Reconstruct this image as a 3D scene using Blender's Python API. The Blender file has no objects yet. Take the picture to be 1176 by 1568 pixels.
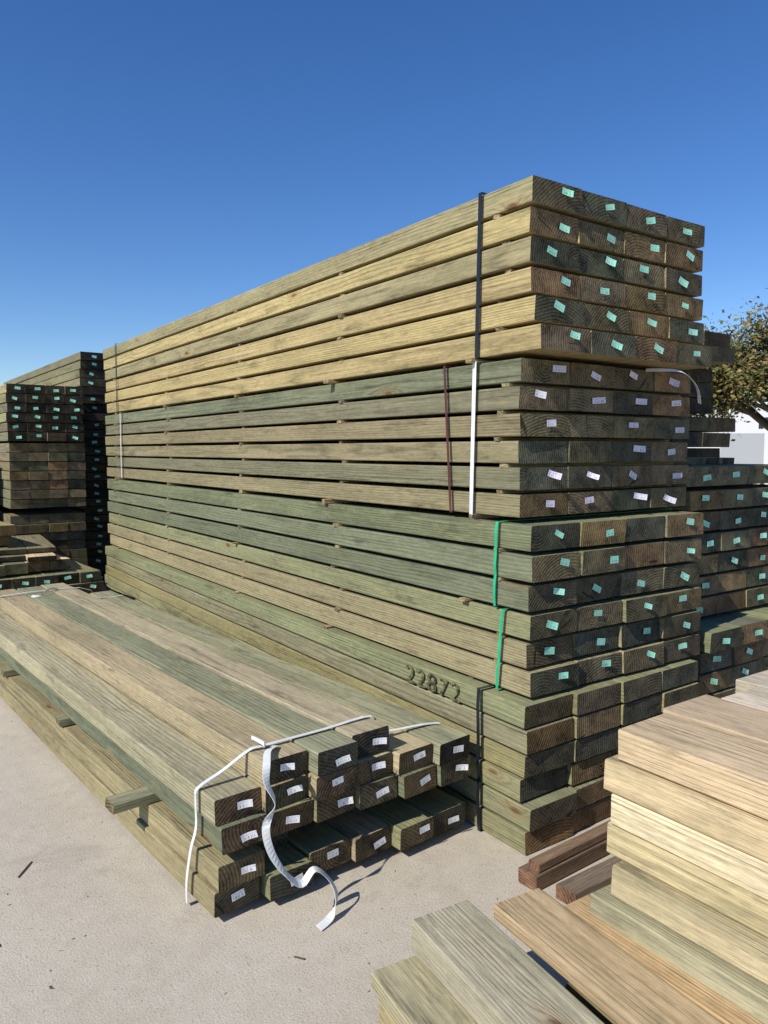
import bpy, math, random, bmesh
from mathutils import Vector, Matrix
random.seed(11)
R=random.uniform
sc=bpy.context.scene
sc.view_settings.view_transform='Standard'
sc.view_settings.look='None'
sc.view_settings.exposure=0
def lin(r,g,b):
    f=lambda c:(c/255/12.92) if c/255<=.04045 else ((c/255+.055)/1.055)**2.4
    return (f(r),f(g),f(b))
# ------------------------------------------------------------ node helpers
class NT:
    def __init__(s,name):
        s.m=bpy.data.materials.new(name); s.m.use_nodes=True
        s.t=s.m.node_tree; s.n=s.t.nodes; s.l=s.t.links
        s.b=s.n['Principled BSDF']
    def new(s,t,**k):
        n=s.n.new(t)
        for a,v in k.items(): setattr(n,a,v)
        return n
    def put(s,sock,v):
        if isinstance(v,bpy.types.NodeSocket): s.l.new(v,sock)
        else: sock.default_value=v
    def math(s,op,a,b=0.0,c=0.0,clamp=False):
        n=s.new('ShaderNodeMath',operation=op,use_clamp=clamp)
        s.put(n.inputs[0],a); s.put(n.inputs[1],b); s.put(n.inputs[2],c)
        return n.outputs[0]
    def vmul(s,v,k):
        n=s.new('ShaderNodeVectorMath',operation='MULTIPLY')
        s.put(n.inputs[0],v); n.inputs[1].default_value=k
        return n.outputs[0]
    def noise(s,v,scale,detail=2,rough=.5,dist=0.0):
        n=s.new('ShaderNodeTexNoise'); s.put(n.inputs['Vector'],v)
        n.inputs['Scale'].default_value=scale; n.inputs['Detail'].default_value=detail
        n.inputs['Roughness'].default_value=rough; n.inputs['Distortion'].default_value=dist
        return n.outputs['Fac']
    def ramp(s,f,lo,hi,a=0.0,b=1.0):
        n=s.new('ShaderNodeMapRange'); n.clamp=True
        s.put(n.inputs[0],f); n.inputs[1].default_value=lo; n.inputs[2].default_value=hi
        n.inputs[3].default_value=a; n.inputs[4].default_value=b
        return n.outputs[0]
    def mix(s,f,a,b,mode='MIX'):
        n=s.new('ShaderNodeMix',data_type='RGBA',blend_type=mode)
        s.put(n.inputs[0],f)
        for i,v in ((6,a),(7,b)):
            if isinstance(v,tuple) and len(v)==3: v=(*v,1)
            s.put(n.inputs[i],v)
        return n.outputs[2]
    def attr(s,name,out='Vector'):
        n=s.new('ShaderNodeAttribute',attribute_name=name); return n.outputs[out]
    def gray(s,f):
        n=s.new('ShaderNodeCombineColor')
        for i in range(3): s.put(n.inputs[i],f)
        return n.outputs[0]
    def bump(s,h,strength,dist):
        n=s.new('ShaderNodeBump'); s.put(n.inputs['Height'],h)
        n.inputs['Strength'].default_value=strength; n.inputs['Distance'].default_value=dist
        s.l.new(n.outputs[0],s.b.inputs['Normal'])
    def fin(s,col,rough=.8,spec=.3):
        s.put(s.b.inputs['Base Color'],col if isinstance(col,bpy.types.NodeSocket) else (*col,1))
        s.put(s.b.inputs['Roughness'],rough); s.b.inputs['Specular IOR Level'].default_value=spec
        return s.m
def wood_mat(name,end=False):
    t=NT(name)
    lc=t.attr('lc'); tint=t.attr('tint','Color')
    sep=t.new('ShaderNodeSeparateXYZ'); t.l.new(lc,sep.inputs[0])
    x,y,z=sep.outputs
    r=t.math('SQRT',t.math('ADD',t.math('MULTIPLY',x,x),t.math('MULTIPLY',z,z)))
    if not end:
        warp=t.noise(t.vmul(lc,(4,.75,4)),1.0,3,.5)
        warp2=t.noise(t.vmul(lc,(40,2.5,40)),1.0,2)
        vor=t.new('ShaderNodeTexVoronoi'); t.l.new(t.vmul(lc,(3.4,1.15,3.4)),vor.inputs['Vector']); vor.inputs['Scale'].default_value=1
        kd=vor.outputs['Distance']
        knot=t.ramp(kd,.0,.22,1,0)
        rr=t.math('ADD',r,t.math('MULTIPLY',warp,.055))
        rr=t.math('ADD',rr,t.math('MULTIPLY',warp2,.005))
        rr=t.math('ADD',rr,t.math('MULTIPLY',t.math('POWER',knot,2.5),.045))
        s1=t.math('SINE',t.math('MULTIPLY',rr,2*math.pi/.0105))
        ring=t.math('POWER',t.math('MULTIPLY_ADD',s1,.5,.5),2.8)
        ringamp=t.ramp(t.noise(t.vmul(lc,(5,.8,5)),1.7,2),.35,.65,-.16,-.44)
        streak=t.noise(t.vmul(lc,(120,1.3,120)),1.0,4,.74)
        fine=t.noise(t.vmul(lc,(330,14,330)),1.0,2,.6)
        big=t.noise(t.vmul(lc,(4,.9,4)),1.0,3,.6)
        mott=t.noise(t.vmul(lc,(60,20,60)),1.0,3,.7)
        f=t.math('ADD',t.ramp(streak,.3,.7,.88,1.42),t.math('MULTIPLY',ring,ringamp))
        f=t.math('ADD',f,t.ramp(fine,.3,.7,-.16,.17))
        f=t.math('ADD',f,t.ramp(mott,.3,.7,-.14,.15))
        f=t.math('ADD',f,t.ramp(big,.3,.7,-.15,.22))
        col=t.mix(1.0,tint,t.gray(f),'MULTIPLY')
        patch=t.noise(t.vmul(lc,(7,.7,7)),1.3,5,.65)
        col=t.mix(t.ramp(patch,.52,.70,0,.42),col,lin(108,110,80))
        col=t.mix(t.ramp(t.noise(t.vmul(lc,(8,1.5,8)),1.9,5,.74),.55,.72,0,.60),col,lin(60,57,42))
        col=t.mix(t.ramp(t.noise(t.vmul(lc,(8,1.8,8)),2.3,4,.7),.58,.76,0,.36),col,lin(180,160,112))
        kn=t.ramp(kd,.030,.058,1,0)
        halo=t.ramp(kd,.05,.14,1,0)
        col=t.mix(t.math('MULTIPLY',halo,.28),col,lin(146,108,64))
        col=t.mix(t.math('MULTIPLY',kn,.75),col,lin(84,56,35))
        ck=t.noise(t.vmul(lc,(230,1.5,230)),1.0,2,.5)
        crack=t.ramp(ck,.685,.74)
        col=t.mix(t.math('MULTIPLY',crack,.7),col,lin(34,30,22))
        h=t.math('ADD',t.math('MULTIPLY',streak,.7),t.math('MULTIPLY',ring,-.2))
        h=t.math('ADD',h,t.math('MULTIPLY',fine,.5))
        h=t.math('SUBTRACT',h,crack)
        t.bump(h,.9,.0035)
    else:
        cn=t.noise(t.vmul(lc,(70,70,70)),1.0,4,.75)
        wv=t.noise(t.vmul(lc,(14,14,14)),1.0,2)
        rr=t.math('ADD',r,t.math('MULTIPLY',wv,.012))
        ring=t.math('POWER',t.math('MULTIPLY_ADD',t.math('SINE',t.math('MULTIPLY',rr,2*math.pi/.0125)),.5,.5),1.6)
        f=t.math('ADD',t.ramp(cn,.3,.7,.62,1.34),t.math('MULTIPLY',ring,-.46))
        f=t.math('ADD',f,t.ramp(t.noise(t.vmul(lc,(11,11,11)),1.0,3),.3,.7,-.34,.40))
        col=t.mix(1.0,tint,t.gray(f),'MULTIPLY')
        col=t.mix(t.ramp(t.noise(t.vmul(lc,(16,16,16)),1.3,3,.7),.57,.74,0,.5),col,lin(132,104,66))
        at=t.math('ARCTAN2',z,x)
        cmb=t.new('ShaderNodeCombineXYZ'); t.put(cmb.inputs[0],t.math('MULTIPLY',at,16)); t.put(cmb.inputs[1],y); t.put(cmb.inputs[2],t.math('MULTIPLY',r,4))
        rad=t.ramp(t.noise(cmb.outputs[0],1.0,2),.68,.73)
        col=t.mix(t.math('MULTIPLY',rad,.8),col,(.012,.010,.007))
        h=t.math('SUBTRACT',cn,rad)
        h=t.math('ADD',h,t.math('MULTIPLY',ring,.3))
        t.bump(h,1.0,.004)
    return t.fin(col,.82,.2)
M_side=wood_mat('treated_wood_side'); M_end=wood_mat('treated_wood_end_grain',True)
def tag_mat():
    t=NT('printed_tag'); lc=t.attr('lc'); tint=t.attr('tint','Color')
    sep=t.new('ShaderNodeSeparateXYZ'); t.l.new(lc,sep.inputs[0]); u,v,w=sep.outputs
    n=t.new('ShaderNodeCombineXYZ'); t.put(n.inputs[0],t.math('MULTIPLY',u,16)); t.put(n.inputs[2],w)
    bars=t.ramp(t.noise(n.outputs[0],1.0,1),.50,.53)
    inb=t.math('MULTIPLY',t.math('GREATER_THAN',v,.12),t.math('LESS_THAN',v,.5))
    inb=t.math('MULTIPLY',inb,t.math('MULTIPLY',t.math('GREATER_THAN',u,.1),t.math('LESS_THAN',u,.9)))
    n2=t.new('ShaderNodeCombineXYZ'); t.put(n2.inputs[0],t.math('MULTIPLY',u,24)); t.put(n2.inputs[1],t.math('MULTIPLY',v,9)); t.put(n2.inputs[2],w)
    tx=t.math('MULTIPLY',t.ramp(t.noise(n2.outputs[0],1.0,0),.55,.6),t.math('GREATER_THAN',v,.6))
    k=t.math('MAXIMUM',t.math('MULTIPLY',bars,inb),t.math('MULTIPLY',tx,t.math('LESS_THAN',v,.88)))
    col=t.mix(t.math('MULTIPLY',k,.5),tint,(.04,.05,.05))
    return t.fin(col,.45,.4)
M_tag=tag_mat()
def strap_mat():
    t=NT('plastic_strap'); tint=t.attr('tint','Color'); lc=t.attr('lc')
    f=t.ramp(t.noise(t.vmul(lc,(8,8,8)),1.0,3),.3,.7,.8,1.1)
    return t.fin(t.mix(1.0,tint,t.gray(f),'MULTIPLY'),.38,.5)
M_strap=strap_mat()
# ------------------------------------------------------------ mesh builder
class MB:
    def __init__(s): s.v=[];s.f=[];s.m=[];s.lc=[];s.ti=[];
    def add(s,vs,lcs,tint):
        b=len(s.v); s.v+=vs; s.lc+=lcs; s.ti+=[(*tint,1)]*len(vs); return b
    def obj(s,name,mats,parent=None,base=(0,0,0)):
        me=bpy.data.meshes.new(name)
        B=Vector(base)
        me.from_pydata([Vector(v)-B for v in s.v],[],s.f)
        for m in mats: me.materials.append(m)
        me.polygons.foreach_set('material_index',s.m)
        a=me.attributes.new('lc','FLOAT_VECTOR','POINT'); a.data.foreach_set('vector',[c for v in s.lc for c in v])
        a=me.attributes.new('tint','FLOAT_COLOR','POINT'); a.data.foreach_set('color',[c for v in s.ti for c in v])
        me.update()
        o=bpy.data.objects.new(name,me); sc.collection.objects.link(o)
        if parent: o.parent=parent
        else: o.location=base
        return o
def empty(name,loc):
    e=bpy.data.objects.new(name,None); e.location=loc; e.empty_display_size=.3
    sc.collection.objects.link(e); return e
def frame(x,y,z,rot=0.0):
    return Matrix.Translation((x,y,z))@Matrix.Rotation(math.radians(rot),4,'Z')
def board(mb,M,w,h,L,tint,endtint=None,bow=.004,rad=.005,n=7):
    px=R(-.25,w+.25) if w>.12 else R(-.1,w+.1); pz=R(-.30,-.04) if random.random()<.6 else R(.0,h)
    oy=R(0,60); bx=R(-bow,bow); bz=R(-bow,bow)*.5
    c=[]
    for cx,cz,a0 in ((w-rad,rad,-90),(w-rad,h-rad,0),(rad,h-rad,90),(rad,rad,180)):
        for k in (0,45,90):
            a=math.radians(a0+k); c.append((cx+rad*math.cos(a),cz+rad*math.sin(a)))
    nc=len(c)
    et=endtint or tuple(q*.75 for q in tint)
    vs=[];lcs=[]; sk0=R(-.004,.004); sk1=R(-.003,.003)
    jj=[R(-.0012,.0012) for _ in range(n+1)]
    for i in range(n+1):
        y=L*i/n; s=math.sin(math.pi*i/n)
        for (x,z) in c:
            yy=y+((sk0*(x/w-.5)*2+sk1*(z/h-.5)*2) if i in(0,n) else 0)
            vs.append(M@Vector((x+bx*s+(jj[i] if n>3 else 0),yy,z+bz*s))); lcs.append((x-px,y+oy,z-pz))
    b=mb.add(vs,lcs,tint)
    for i in range(n):
        for k in range(nc):
            k2=(k+1)%nc
            mb.f.append((b+i*nc+k,b+(i+1)*nc+k,b+(i+1)*nc+k2,b+i*nc+k2)); mb.m.append(0)
    for i,rev in ((0,False),(n,True)):
        e=mb.add(vs[i*nc:(i+1)*nc],lcs[i*nc:(i+1)*nc],et)
        f=tuple(e+k for k in range(nc)); mb.f.append(f[::-1] if rev else f); mb.m.append(1)
def tag(mb,M,cx,cz,w,h,ang,tint,curl=.0):
    n=4; vs=[];lcs=[]; rz=R(0,50); ca,sa=math.cos(ang),math.sin(ang)
    for i in range(n+1):
        u=i/n
        for v in (0,1):
            lx=(u-.5)*w; lz=(v-.5)*h; d=-.0055-curl*(u**2)
            vs.append(M@Vector((cx+lx*ca-lz*sa,d,cz+lx*sa+lz*ca))); lcs.append((u,v,rz))
    b=mb.add(vs,lcs,tint)
    for i in range(n):
        mb.f.append((b+2*i,b+2*i+2,b+2*i+3,b+2*i+1)); mb.m.append(0)
def ribbon(mb,pts,wid,tint,wdir=(0,1,0),smooth=3,thick=.0008):
    P=[Vector(p) for p in pts]
    D=[Vector(w) for w in wdir] if isinstance(wdir,list) else [Vector(wdir)]*len(P)
    if smooth:
        Q=[];DD=[]
        for i in range(len(P)-1):
            p0=P[max(i-1,0)];p1=P[i];p2=P[i+1];p3=P[min(i+2,len(P)-1)]
            for k in range(smooth):
                t=k/smooth
                Q.append(.5*((2*p1)+(p2-p0)*t+(2*p0-5*p1+4*p2-p3)*t*t+(3*p1-p0-3*p2+p3)*t**3))
                DD.append(D[i].lerp(D[i+1],t))
        Q.append(P[-1]); DD.append(D[-1]); P=Q; D=DD
    rows=[]
    for i,p in enumerate(P):
        W=D[i]
        tg=(P[min(i+1,len(P)-1)]-P[max(i-1,0)]).normalized()
        d=(W-tg*W.dot(tg)).normalized(); nr=tg.cross(d)*thick
        rows.append([p-d*wid/2-nr,p+d*wid/2-nr,p+d*wid/2+nr,p-d*wid/2+nr])
    vs=[v for r in rows for v in r]
    b=mb.add(vs,[tuple(v) for v in vs],tint)
    for i in range(len(rows)-1):
        for k in range(4):
            mb.f.append((b+4*i+k,b+4*i+(k+1)%4,b+4*i+4+(k+1)%4,b+4*i+4+k)); mb.m.append(0)
def vary(c,a=.12,hue=.03):
    k=1+R(-a,a); return tuple(max(.004,q*k*(1+R(-hue,hue))) for q in c)
MINT=lin(165,232,204); LILAC=lin(214,210,224); WHITE=lin(238,240,242)
YEL=[(.350,.275,.130),(.330,.265,.13),(.30,.25,.13),(.275,.24,.13),(.365,.285,.13)]
BRN=[(.18,.155,.092),(.205,.18,.103),(.16,.15,.093),(.225,.188,.108),(.18,.17,.103)]
GRN=[(.175,.182,.10),(.205,.203,.107),(.155,.163,.10),(.22,.208,.112)]
OLV=[(.245,.225,.115),(.275,.24,.12),(.215,.205,.115),(.195,.19,.108)]
GRY=[(.29,.265,.17),(.34,.295,.18),(.24,.235,.15),(.36,.29,.17),(.26,.245,.16)]
TAN=[(.54,.415,.235),(.50,.385,.22),(.48,.38,.22),(.56,.44,.26)]
ENDC=[(.14,.115,.066),(.185,.14,.075),(.105,.10,.065),(.22,.145,.07),(.09,.088,.057),(.155,.125,.072)]
DEND=[(.05,.045,.03),(.04,.038,.027),(.065,.05,.03)]  # dark end tones; on rear right stacks the main stack's shade, painted in
# ------------------------------------------------------------ MAIN STACK
def stickers(mb,x0,z,h,ys,width,prot=.012,tone=(.28,.215,.12)):
    for y in ys:
        p=R(-.018,prot); yy=y+R(-.03,.03)
        M=frame(x0-p,yy+.02,z,-90)
        board(mb,M,R(.030,.045),h,width+p+R(-.01,.02),vary(tone,.25,.08),vary(tone,.25),bow=0,rad=.002,n=1)
stack=empty('lumber_stack',(2.73,5.1,0))
mb=MB(); tg=MB(); st=MB(); wd=MB()
packs=[
 (0.004,.1010,.0915,6,2.095,2.03,OLV,None,.026,.284),
 (0.616,.1145,.0990,3,2.15,2.065,[YEL[2],OLV[1],OLV[0]],MINT,.022,.286),
 (0.962,.1200,.1020,3,2.15,2.06,GRN,MINT,.012,.287),
 (1.331,.1085,.0920,6,2.165,2.15,BRN,LILAC,.010,.2865),
 (1.988,.1125,.0955,6,2.16,2.105,YEL,MINT,.008,.284),
]
for pi,(z0,pt,th,n,x0,y0,pal,tc,jit,W) in enumerate(packs):
    for k in range(n):
        z=z0+k*pt
        yr=y0+R(-jit,jit)
        if pi==4: yr=y0+R(-.006,.006)
        if pi==4 and k==0: yr=2.035
        if pi==4 and k==1: yr=2.075
        xr=x0+R(-.006,.006)
        if pi==0 and k in(0,2): xr-=.006
        for c in range(4):
            t=vary(random.choice(pal),.12,.03)
            if pi==4 and k<3: t=vary(YEL[0],.08,.02)
            if pi==4 and k in(3,5): t=vary(YEL[3],.06,.02)
            if pi==0 and k in(0,2): t=vary(GRN[1],.1)
            if pi==0 and k==5 : t=vary(GRN[1],.1)
            if pi==3 and k==5: t=vary(GRN[2],.08)
            if pi==3 and k in(0,3): t=vary(BRN[3],.06)
            if pi==1 and k==2: t=vary(GRN[1],.06)
            if pi==1 and k<2: t=vary(YEL[3],.08)
            yy=yr+R(-jit,jit)*.8; xx=xr+c*(W+.0022)
            if pi==4: yy=yr+R(-.006,.006)
            M=frame(xx,yy,z+R(0,.002),R(-.05,.05))
            board(mb,M,W-R(0,.006),th-R(0,.0015),6.05+R(-.03,.06),t,vary(random.choice(ENDC),.25,.06),bow=.005)
            if tc and random.random()<.95:
                w=R(.044,.055)
                tag(tg,M,W*R(.36,.70),th*R(.42,.68),w,w*R(.48,.6),R(-.5,.2),vary(tc,.14,.04),R(0,.014) if tc is MINT else R(0,.035))
        gap=pt-th
        if k<n-1 and gap>.010:
            stickers(wd,xr,z+th,gap-.0015,(2.26,3.5,4.8,6.3,7.85),1.14)
for z,h in ((.605,.010),(.948,.012),(1.305,.024),(1.967,.019)):
    stickers(wd,2.155,z,h,(2.42,3.6,4.85,6.3,7.8),1.14,prot=.04,tone=(.36,.26,.14))
mb.obj('boards',[M_side,M_end],stack,stack.location); wd.obj('spacers',[M_side,M_end],stack,stack.location)
def band(mbx,x0,x1,z0,z1,y,wid,tint,lean=0,o=.006,wav=0):
    side=[(x0-o-(wav*abs(math.sin(i*1.9)) if 0<i<8 else 0),y+lean*i/8,z1+o+(z0-.002-z1-o)*i/8) for i in range(9)]
    p=side+[(x1+o,y+lean,z0-.002),(x1+o,y,z1+o),(x0-o,y,z1+o)]
    ribbon(mbx,p,wid,tint,smooth=0)
BLK=(.012,.014,.02)
band(st,2.15,3.32,1.985,2.649,2.375,.020,BLK,.015,.005)
band(st,2.15,3.32,1.985,2.649,7.7,.020,BLK,.0,.005)
band(st,2.152,3.32,1.331,1.967,2.40,.022,lin(225,225,225),.015)
band(st,2.152,3.32,1.331,1.967,2.60,.014,lin(88,40,34),-.05)
band(st,2.152,3.32,1.331,1.967,7.6,.022,lin(215,215,215),.01)
GREEN=lin(30,175,120)
band(st,2.14,3.31,.962,1.305,2.24,.014,GREEN,.01,.006,.006)
band(st,2.14,3.31,.616,.948,2.20,.014,GREEN,.03,.006,.006)
band(st,2.082,3.28,.006,.606,2.275,.018,BLK,-.01,.008,.006)
ribbon(st,[(2.96,2.15,1.965),(3.01,2.07,1.962),(3.07,2.04,1.955),(3.14,2.035,1.925),(3.20,2.04,1.88),(3.25,2.06,1.82)],.018,lin(225,225,225),(0,.8,.6))
st.obj('straps',[M_strap],stack,stack.location); tg.obj('end_tags',[M_tag],stack,stack.location)
cu=bpy.data.curves.new('stencil','FONT'); cu.body='22872'; cu.size=.118; cu.extrude=.0004; cu.space_character=1.05
tx=bpy.data.objects.new('stencil_number',cu); sc.collection.objects.link(tx)
tx.rotation_euler=(math.radians(90),0,math.radians(-90)); tx.scale=(1.3,1,1)
tx.location=Vector((2.083,2.80,.513))-Vector(stack.location); tx.parent=stack
t=NT('stencil_ink'); inkm=t.fin(t.mix(t.ramp(t.noise(t.new('ShaderNodeTexCoord').outputs['Object'],45,4,.7),.42,.58),lin(46,48,34),lin(122,118,80)),.8); cu.materials.append(inkm)
# ------------------------------------------------------------ FRONT LEFT PILE
pile=empty('lumber_stack',(1.4,4.3,0))
mb=MB(); tg=MB(); st=MB(); wd=MB()
P0=frame(.925,2.29,0,4.5); CW=.1835
zl=[.030,.122,.252,.343,.434]
for c in range(6):
    rows=[0,1,2,3]+([4] if c in(1,2,3) else [])
    for k in rows:
        yo=-.020*c+R(-.022,.022)
        if k==1 and c>0: yo+=R(.12,.3)
        if k==0 and c>1: yo+=R(.0,.04)
        if k==4 and c==3: yo+=.03
        dz=.012 if (c>=2 and k==0) else 0
        if k==4: dz=[0,0,.004,.010,0,0][c]
        if k==3: dz=[0,0,0,0,-.001,.0][c]
        M=P0@frame(c*CW+R(-.002,.002)+(.012 if k==2 else 0)-(.012 if k==0 and c==0 else 0),yo,zl[k]+dz,R(-.15,.15)*(1 if k>2 else .5))
        pal=GRY if k>=3 else GRN+GRY[:2]
        tt=vary(random.choice(pal),.12,.04)
        if k==4: tt=[0,(.36,.295,.18),(.215,.215,.135),(.34,.29,.19)][c]
        if k==3 and c==0: tt=(.32,.29,.185)
        if k==3 and c==4: tt=(.38,.31,.19)
        if k==3 and c==5: tt=(.25,.245,.155)
        if k<=1 and c==0: tt=(.26,.22,.12)
        board(mb,M,.1775-R(0,.003),.0885,4.1+R(-.07,.10),tt,vary(random.choice([(.06,.057,.042),(.085,.073,.045),(.115,.085,.048)]),.3,.06),bow=.009,rad=.006,n=10)
        if not(k==1 and c>0):
            tag(tg,M,.178*R(.45,.68),.0885*R(.42,.66),R(.048,.056),R(.024,.028),R(-.12,.3),vary(WHITE,.06,.02),R(0,.022))
for yy,pr in ((.62,.14),(1.7,.02),(2.8,.03),(3.8,.02)):
    M=P0@frame(-pr,yy+.05,.213,-90)
    board(wd,M,.09,.037,1.08+pr,vary((.24,.23,.14),.1),(.2,.15,.08),bow=0,rad=.003,n=2)
for yy in (.5,2.0,3.6):
    M=P0@frame(.01,yy+.05,.001,-90)
    board(wd,M,.09,.028,1.07,vary((.24,.19,.11),.1),None,bow=0,rad=.002,n=2)
mb.obj('boards',[M_side,M_end],pile,pile.location); wd.obj('spacers',[M_side,M_end],pile,pile.location)
def L(x,y,z): return P0@Vector((x,y,z))
WS=lin(222,224,222)
ribbon(st,[L(1.08,.06,.435),L(1.0,.08,.442),L(.77,.09,.465),L(.73,.09,.538),L(.5,.10,.535),L(.25,.11,.534),L(.19,.12,.528),L(.09,.125,.480),L(-.004,.13,.441),L(-.014,.13,.40),L(-.012,.135,.30),L(-.026,.15,.22),L(-.035,.17,.10),L(-.032,.18,.012)],.018,WS,(0,1,0),4)
ribbon(st,[(1.20,2.40,.530),(1.14,2.34,.545),(1.09,2.25,.55),(1.065,2.20,.50),(1.085,2.18,.43),(1.05,2.18,.36),(1.065,2.17,.27),(1.11,2.15,.19),(1.165,2.15,.14),(1.215,2.15,.175),(1.265,2.14,.13),(1.285,2.12,.07),(1.25,2.10,.02),(1.19,2.08,.010)],.026,WS,
 [(.8,-.5,0),(.8,-.4,.2),(.9,-.2,.2),(.9,.4,0),(.5,.9,0),(.9,-.5,0),(1,.1,0),(.4,.8,.3),(.1,.6,.8),(.1,.9,.3),(.3,.9,.3),(.8,.6,0),(.3,.6,.4),(0,.8,.3)],6)
ribbon(st,[L(.24,.11,.535),L(.22,.06,.56),L(.20,.10,.575),L(.22,.15,.555),L(.25,.12,.537)],.014,WS,(0,0,1),5)
ribbon(st,[L(1.08,3.75,.437),L(.9,3.76,.441),L(.75,3.77,.535),L(.19,3.8,.530),L(.1,3.8,.46),L(-.006,3.8,.437),L(-.014,3.8,.2),L(-.02,3.8,.012)],.02,WS,(0,1,0),3)
ribbon(st,[L(.6,3.8,.540),L(.5,3.7,.56),L(.42,3.6,.54),L(.36,3.62,.536)],.016,WS,(0,.5,1),5)
st.obj('straps',[M_strap],pile,pile.location); tg.obj('end_tags',[M_tag],pile,pile.location)
# ------------------------------------------------------------ RIGHT FOREGROUND PILE
pa=empty('lumber_stack',(2.3,-.4,0)); mb=MB()
fx=[1.66,1.66,1.65,1.62,1.665,1.69,1.70,1.69,1.72]
fy=[1.25,1.25,1.26,1.31,1.27,1.315,1.30,1.33,1.30]
for k in range(9):
    for c in range(5):
        yend=fy[k]+(R(-.03,.05) if c else 0)
        if k==8: yend=fy[k]+[0,.03,-.02,.06,.02][c]
        Lb=3.9
        tt=vary(random.choice(TAN),.08,.015)
        if k==3: tt=vary((.29,.27,.165),.08)
        if k==4: tt=vary((.44,.36,.22),.05)
        if k==5: tt=vary((.47,.37,.215),.05)
        if k<3: tt=vary(GRN[0],.1)
        if k==8: tt=vary([(.46,.355,.215),(.40,.31,.20),(.54,.46,.33),(.48,.40,.29),(.42,.33,.22)][c],.05)
        if k==6: tt=vary((.62,.53,.33),.04)
        board(mb,frame(fx[k]+c*.235,yend-Lb,.002+k*.0915,R(-.15,.15)),.232-R(0,.003),.0895-R(0,.0015),Lb,tt,bow=.005,n=12)
mb.obj('boards',[M_side,M_end],pa,pa.location)
def beam(name,x,y,z,rot,w,h,L,tint,endt=None,bow=.004):
    b=MB(); board(b,frame(0,0,0,0),w,h,L,tint,endt,bow=bow)
    o=b.obj(name,[M_side,M_end]); o.location=(x,y,z); o.rotation_euler=(0,0,math.radians(rot)); return o
def beam_far(name,xf,yf,z,rot,w,h,L,tint,endt=None):
    r=math.radians(rot); return beam(name,xf+math.sin(r)*L,yf-math.cos(r)*L,z,rot,w,h,L,tint,endt)
beam_far('lumber_board',1.565,1.375,.262,-1,.15,.045,3.4,(.43,.30,.155))
beam_far('lumber_board',1.41,1.475,.285,-5,.17,.04,3.2,(.37,.275,.16))
lo=empty('lumber_stack',(1.2,.2,0)); mb=MB()
def far_board(mb,xf,yf,z,rot,w,h,Lb,tint):
    r=math.radians(rot); board(mb,frame(xf+math.sin(r)*Lb,yf-math.cos(r)*Lb,z,rot),w,h,Lb,tint)
for k in range(2):
    for c in range(2):
        far_board(mb,1.05+c*.19+R(-.01,.01),1.53+R(-.03,.02),(.004,.0955)[k],-6,.184,.0895,3.1,vary((.36,.29,.16),.1))
far_board(mb,1.045,1.552,.187,-6,.184,.0445,3.1,(.33,.29,.18))
far_board(mb,1.183,1.56,.234,-6,.188,.0895,3.1,(.33,.30,.21))
far_board(mb,1.25,1.45,.187,-6,.12,.0455,3.0,(.25,.22,.13))
for c in range(2):
    far_board(mb,1.47+c*.10,1.30,.004,-3,.095,.0895,3.0,vary(BRN[1],.1))
    far_board(mb,1.48+c*.10,1.27,.0955,-3,.095,.0895,3.0,vary(BRN[0],.1))
    far_board(mb,1.49+c*.09,1.25,.187,-3,.085,.072,3.0,vary(BRN[0],.1))
mb.obj('boards',[M_side,M_end],lo,lo.location)
for i,(x,y,z,rot,w,h,Lb,c) in enumerate([(1.94,1.90,.003,-88,.085,.06,1.3,(.18,.12,.075)),(1.98,1.75,.003,-90,.085,.055,1.2,(.155,.12,.085)),(1.96,1.87,.065,-87,.05,.035,1.2,(.20,.13,.08))]):
    beam('timber_bearer',x,y,z,rot,w,h,Lb,c,(.20,.11,.07))
# ------------------------------------------------------------ surrounding stacks
def simple_stack(base,rot,cols,cw,z0,pt,th,n,Lb,pals,tags,jit=.02,ends=ENDC):
    e=empty('lumber_stack',(base[0],base[1],0)); mb=MB(); tg=MB(); F=frame(base[0],base[1],0,rot)
    for k in range(n):
        z=z0+k*pt; jy=R(-jit,jit); jx=R(-jit,jit)*.4
        for c in range(cols):
            M=F@frame(c*cw+jx,jy+R(-jit,jit)*.5,z,R(-.08,.08))
            board(mb,M,cw-.003,th,Lb,vary(random.choice(pals),.15,.04),vary(random.choice(ends),.3,.08),bow=.005,n=4)
            if tags and random.random()<.9: tag(tg,M,cw*R(.4,.6),th*R(.4,.65),R(.046,.056),.028,R(-.4,.2),vary(tags,.14,.04),R(0,.012))
        if pt-th>.01 and k<n-1:
            for y in (.3,Lb*.35,Lb*.65,Lb-.3):
                board(mb,F@frame(-.005,y,z+th,-90),.04,pt-th-.001,cols*cw,vary(BRN[3],.1),bow=0,rad=.002,n=1)
    mb.obj('boards',[M_side,M_end],e,e.location)
    if tags: tg.obj('end_tags',[M_tag],e,e.location)
    return e
simple_stack((3.42,2.20),0,4,.286,.735,.1125,.0965,6,5.8,OLV+GRN,MINT,.012)
simple_stack((3.36,2.06),0,4,.27,.05,.1125,.1,6,5.6,OLV+GRN,MINT,.03)
simple_stack((3.40,2.22),0,4,.29,1.418,.11,.1,1,5.8,OLV,MINT,.01)
simple_stack((3.50,2.82),0,4,.31,1.525,.098,.092,2,4.9,BRN,None,.03,DEND)
simple_stack((3.60,2.80),0,4,.305,1.725,.11,.09,1,4.9,BRN,None,.01,DEND)
simple_stack((3.55,2.90),0,4,.295,1.85,.10,.092,3,4.7,BRN,None,.02,DEND)
simple_stack((3.54,2.80),0,4,.30,2.17,.098,.092,2,4.7,BRN,None,.04,DEND)
simple_stack((3.9,2.5),0,3,.14,1.52,.05,.038,1,.28,TAN,None,.05)
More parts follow.
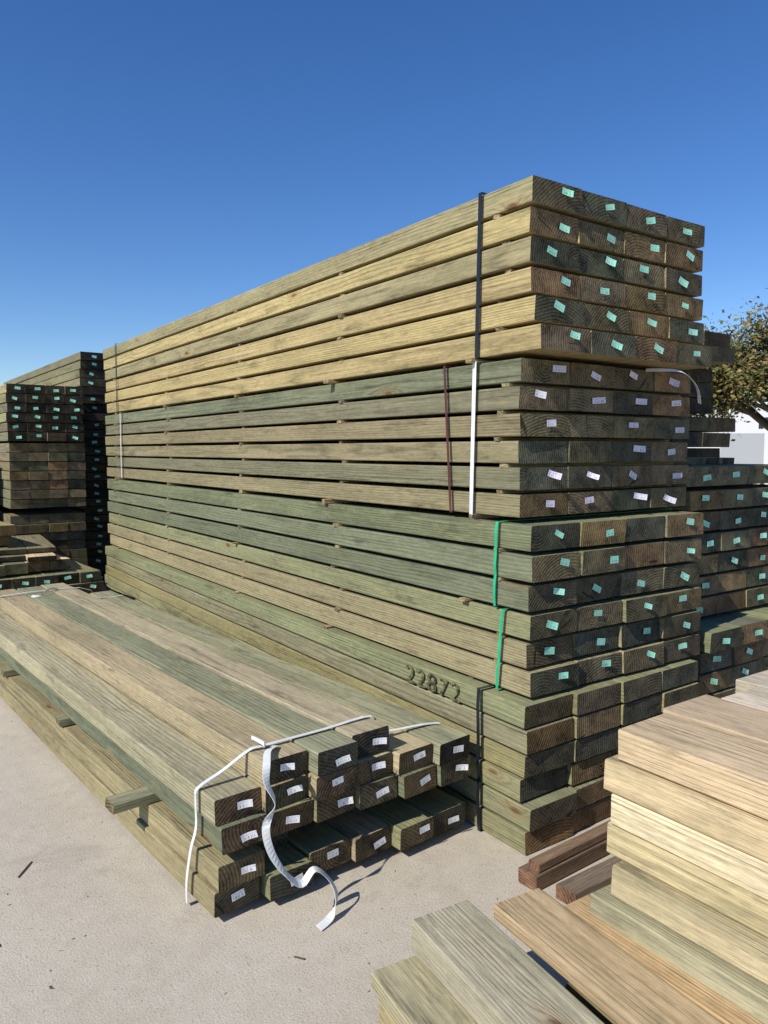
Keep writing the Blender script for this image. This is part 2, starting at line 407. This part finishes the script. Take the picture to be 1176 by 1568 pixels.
simple_stack((1.27,8.5),1,4,.187,1.70,.098,.0895,6,4.2,OLV+BRN,MINT,.02,DEND)
simple_stack((1.28,8.52),1,4,.187,1.00,.098,.0895,7,4.2,BRN+[YEL[3]],None,.02)
simple_stack((1.27,8.55),1,4,.187,.05,.098,.0895,9,4.2,BRN+GRN,None,.02)
simple_stack((2.16,9.2),1,4,.286,.05,.1,.0895,27,4.9,OLV+BRN,MINT,.02,DEND)
simple_stack((.30,6.95),3,8,.187,.03,.097,.0895,5,1.35,GRN+OLV,MINT,.03,DEND)
simple_stack((.25,7.1),5,7,.19,.53,.10,.0895,1,1.5,TAN+BRN,None,.12)
simple_stack((.20,7.3),-4,5,.24,.63,.05,.04,2,1.4,BRN+TAN,None,.16,DEND)
simple_stack((.10,7.42),7,5,.2,.74,.10,.0895,2,1.2,BRN+YEL,None,.14)
simple_stack((-.4,8.9),0,5,.286,.05,.10,.0895,16,4.2,OLV+BRN,MINT,.02)
# ------------------------------------------------------------ ground
me=bpy.data.meshes.new('concrete_ground'); S=900
me.from_pydata([(-S,-S,0),(S,-S,0),(S,S,0),(-S,S,0)],[],[(0,1,2,3)])
g=bpy.data.objects.new('concrete_ground',me); sc.collection.objects.link(g)
t=NT('weathered_concrete'); P=t.new('ShaderNodeTexCoord').outputs['Object']
n1=t.noise(P,1.1,5,.6); n2=t.noise(P,12,5,.7); n3=t.noise(P,130,3,.65); n4=t.noise(P,300,1,.5)
col=t.mix(t.ramp(n1,.3,.7),(.42,.368,.285),(.52,.465,.375))
col=t.mix(t.ramp(n2,.35,.7,0,.5),col,(.585,.53,.44))
col=t.mix(t.ramp(n3,.50,.70,0,.55),col,(.28,.24,.185))
col=t.mix(t.ramp(n4,.60,.70,0,.5),col,(.68,.64,.56))
stn=t.noise(P,.9,6,.72,.6)
col=t.mix(t.ramp(stn,.54,.70,0,.55),col,(.25,.215,.17))
blot=t.noise(P,4.5,5,.75,.4)
col=t.mix(t.ramp(blot,.58,.72,0,.42),col,(.27,.235,.19))
spk=t.noise(P,75,0,.5); col=t.mix(t.ramp(spk,.78,.81,0,.45),col,(.12,.10,.08))
h=t.math('ADD',t.math('MULTIPLY',n3,.6),t.math('MULTIPLY',n2,.6)); t.bump(h,.8,.006)
me.materials.append(t.fin(col,.9,.15))
d=MB()
for (x,y,l,a) in [(.42,3.0,.11,-35),(1.08,1.98,.035,35),(.40,2.3,.015,10),(.3,2.6,.02,0),(.2,3.6,.03,80)]:
    board(d,frame(x,y,.001,a),.005,.004,l,(.10,.075,.05),bow=.003,rad=.001,n=3)
for i in range(70):
    x=R(-.6,2.1); y=R(1.6,6); l=R(.003,.009)
    board(d,frame(x,y,.0005,R(0,180)),R(.002,.004),.0015,l,vary((.22,.16,.09),.5),bow=0,rad=.0005,n=1)
d.obj('wood_debris',[M_side,M_end])
# ------------------------------------------------------------ tree
def cone(mbx,a,b,r0,r1,tint,n=8):
    a=Vector(a);b=Vector(b);dd=(b-a).normalized(); u=dd.orthogonal().normalized(); w=dd.cross(u)
    vs=[a+(u*math.cos(q)+w*math.sin(q))*r0 for q in [2*math.pi*i/n for i in range(n)]]+[b+(u*math.cos(q)+w*math.sin(q))*r1 for q in [2*math.pi*i/n for i in range(n)]]
    s=mbx.add(vs,[tuple(v) for v in vs],tint)
    for i in range(n): mbx.f.append((s+i,s+(i+1)%n,s+n+(i+1)%n,s+n+i)); mbx.m.append(0)
t=NT('bark'); M_bark=t.fin(t.mix(t.noise(t.vmul(t.attr('lc'),(6,6,1.5)),2,4),(.05,.04,.03),(.14,.11,.08)),.9)
t=NT('leaves'); t.fin(t.attr('tint','Color'),.6,.3); M_leaf=t.m
T=Vector((25.5,13.2,0)); tree=empty('oak_tree',T); tb=MB(); tl=MB()
tips=[]
def grow(p,dirv,ln,r,depth):
    e=p+dirv*ln; cone(tb,p,e,r,r*.65,(.1,.08,.06),7)
    if depth<2: tips.append(e)
    if depth==0: tips.append(e-dirv*ln*.5); return
    for i in range(random.choice((3,4)) if depth>1 else 3):
        nd=(dirv*.8+Vector((R(-.9,.9),R(-.9,.9),R(-.35,.6)))).normalized()
        grow(e-dirv*ln*R(0,.25),nd,ln*R(.68,.88),r*.6,depth-1)
random.seed(21)
for k in range(6):
    a=k*1.05+R(0,.4); grow(T+Vector((0,0,2.1)),Vector((math.cos(a)*.85,math.sin(a)*.85,.72)).normalized(),1.5,.12,3)
grow(T+Vector((0,0,2.4)),Vector((0,0,1)),1.6,.12,3)
cone(tb,T,T+Vector((0,0,2.5)),.24,.17,(.1,.08,.06),10)
for p in tips:
    kk=R(.5,1.3); base=random.choice([(.13,.13,.035),(.16,.14,.04),(.21,.145,.05),(.09,.105,.03),(.12,.125,.035)])
    for i in range(44):
        c=p+Vector((random.gauss(0,.36),random.gauss(0,.36),random.gauss(0,.30)))
        u=Vector((R(-1,1),R(-1,1),R(-1,1))).normalized(); w=u.orthogonal().normalized(); s=R(.05,.11)
        vs=[c-u*s,c+w*s*.6,c+u*s,c-w*s*.6]
        b=tl.add(vs,[tuple(v) for v in vs],vary(tuple(q*kk for q in base),.3,.1)); tl.f.append((b,b+1,b+2,b+3)); tl.m.append(0)
tb.obj('trunk_and_limbs',[M_bark],tree,tree.location); tl.obj('leaves',[M_leaf],tree,tree.location)
# ------------------------------------------------------------ white building
def boxes(name,parent,mat,lst):
    v=[];f=[]
    for (x0,y0,z0,x1,y1,z1) in lst:
        b=len(v); v+=[(x0,y0,z0),(x1,y0,z0),(x1,y1,z0),(x0,y1,z0),(x0,y0,z1),(x1,y0,z1),(x1,y1,z1),(x0,y1,z1)]
        f+=[tuple(b+i for i in q) for q in ((0,3,2,1),(4,5,6,7),(0,1,5,4),(1,2,6,5),(2,3,7,6),(3,0,4,7))]
    me=bpy.data.meshes.new(name); me.from_pydata(v,[],f); me.materials.append(mat)
    o=bpy.data.objects.new(name,me); sc.collection.objects.link(o); o.parent=parent; return o
t=NT('white_render'); Pq=t.new('ShaderNodeTexCoord').outputs['Object']; M_wh=t.fin(t.mix(t.noise(Pq,1.5,4),(.72,.72,.71),(.82,.82,.82)),.8)
t=NT('dark_glass'); M_gl=t.fin((.02,.025,.03),.12,.6)
t=NT('grey_trim'); M_tr=t.fin((.45,.46,.47),.6)
bl=empty('white_warehouse_building',(54.0,26.0,0)); bl.rotation_euler=(0,0,math.radians(-35))
Wd=26; H=4.6; th=.3; wins=[(-11.2+i*3.9,-10.3+i*3.9) for i in range(6)]
wz0,wz1=3.1,3.9
walls=[(-Wd/2,0,0,Wd/2,th,wz0),(-Wd/2,0,wz1,Wd/2,th,H)]
xs=-Wd/2
for a,b in wins: walls.append((xs,0,wz0,a,th,wz1)); xs=b
walls.append((xs,0,wz0,Wd/2,th,wz1))
walls+= [(-Wd/2,th,0,-Wd/2+th,14,H),(Wd/2-th,th,0,Wd/2,14,H),(-Wd/2+th,13.7,0,Wd/2-th,14,H)]
boxes('walls',bl,M_wh,walls)
boxes('roof',bl,M_tr,[(-Wd/2+th,th,H-.5,Wd/2-th,13.7,H-.3)])
boxes('parapet_coping',bl,M_tr,[(-Wd/2-.05,-.06,H,Wd/2+.05,th+.05,H+.12)])
boxes('window_glass',bl,M_gl,[(a,.18,wz0,b,.2,wz1) for a,b in wins])
boxes('window_frames',bl,M_tr,[((a+b)/2-.03,.1,wz0,(a+b)/2+.03,.17,wz1) for a,b in wins])
boxes('roller_doors',bl,M_tr,[(-6+i*7.8,-.03,.02,-3+i*7.8,-.002,2.8) for i in range(3)])
# ------------------------------------------------------------ parked car
car=empty('parked_car',(21.6,9.9,0)); car.rotation_euler=(0,0,math.radians(60))
prof=[(-2.2,.35),(-2.25,.8),(-2.1,1.0),(-1.6,1.08),(-1.0,1.5),(.5,1.52),(1.25,1.05),(2.1,.92),(2.25,.7),(2.2,.35)]
bm=bmesh.new(); n=len(prof)
sl=[]
for y in (-.9,-.82,.82,.9):
    s=.97 if abs(y)>.85 else 1
    sl.append([bm.verts.new((x*s,y*(1-.18*max(0,z-1.0)/.5),z*(.98 if s<1 else 1))) for x,z in prof])
for a,b in zip(sl,sl[1:]):
    for i in range(n): bm.faces.new((a[i],a[(i+1)%n],b[(i+1)%n],b[i]))
bm.faces.new(sl[0]); bm.faces.new(sl[-1][::-1]); bmesh.ops.recalc_face_normals(bm,faces=bm.faces)
me=bpy.data.meshes.new('body'); bm.to_mesh(me); t=NT('white_car_paint'); me.materials.append(t.fin((.75,.76,.77),.25,.5))
o=bpy.data.objects.new('body',me); sc.collection.objects.link(o); o.parent=car
def quadobj(name,parent,mat,faces):
    v=[];f=[]
    for q in faces: b=len(v); v+=q; f.append(tuple(range(b,b+len(q))))
    me=bpy.data.meshes.new(name); me.from_pydata(v,[],f); me.materials.append(mat)
    o=bpy.data.objects.new(name,me); sc.collection.objects.link(o); o.parent=parent
quadobj('windows',car,M_gl,[[( -1.35,s*.905,1.1),(-.95,s*.80,1.42),(.45,s*.80,1.43),(1.0,s*.905,1.1)] for s in(-1,1)]+[[(.62,-.7,1.47),(.62,.7,1.47),(1.2,.78,1.11),(1.2,-.78,1.11)],[(-1.08,-.7,1.46),(-1.08,.7,1.46),(-1.56,.78,1.13),(-1.56,-.78,1.13)]])
t=NT('tyre_rubber'); M_ty=t.fin((.02,.02,.02),.8)
for i,(x,y) in enumerate(((-1.4,-.8),(-1.4,.8),(1.4,-.8),(1.4,.8))):
    bpy.ops.mesh.primitive_cylinder_add(radius=.33,depth=.22,location=(0,0,0),vertices=28); w=bpy.context.object; w.name='wheel_%d'%(i+1)
    w.rotation_euler=(math.radians(90),0,0); w.location=(x,y*1.02,.33); w.parent=car; w.data.materials.append(M_ty)
    md=w.modifiers.new('b','BEVEL'); md.width=.04; md.segments=3
# ------------------------------------------------------------ light
EL=42; AZ=math.radians(260)
sd=Vector((math.sin(AZ)*math.cos(math.radians(EL)),math.cos(AZ)*math.cos(math.radians(EL)),math.sin(math.radians(EL))))
ld=bpy.data.lights.new('sun','SUN'); ld.energy=5.0; ld.angle=math.radians(.5); ld.color=(1,.95,.86)
lo_=bpy.data.objects.new('sun',ld); lo_.rotation_euler=sd.to_track_quat('Z','Y').to_euler(); sc.collection.objects.link(lo_); lo_.location=(-10,0,20)
w=bpy.data.worlds.new('World'); sc.world=w; w.use_nodes=True
nt=w.node_tree; sky=nt.nodes.new('ShaderNodeTexSky'); sky.sky_type='NISHITA'; sky.sun_disc=False
sky.sun_elevation=math.radians(EL); sky.sun_rotation=AZ; sky.air_density=1.0; sky.dust_density=.0; sky.ozone_density=3.5; sky.altitude=500
hs=nt.nodes.new('ShaderNodeHueSaturation'); hs.inputs['Hue'].default_value=.510; hs.inputs['Saturation'].default_value=1.25; hs.inputs['Value'].default_value=1.0
nt.links.new(sky.outputs[0],hs.inputs['Color'])
bg=nt.nodes['Background']; bg.inputs[1].default_value=.135; nt.links.new(hs.outputs[0],bg.inputs[0])
# ------------------------------------------------------------ camera
cam=bpy.data.cameras.new('camera'); co=bpy.data.objects.new('camera',cam); sc.collection.objects.link(co)
p=math.radians(4.67); az=math.radians(35)
fw=Vector((math.sin(az)*math.cos(p),math.cos(az)*math.cos(p),-math.sin(p)))
co.location=(0,0,1.6); co.rotation_euler=fw.to_track_quat('-Z','Y').to_euler()
cam.sensor_width=36; cam.lens=26.4; cam.clip_end=3000; cam.clip_start=.05
sc.camera=co
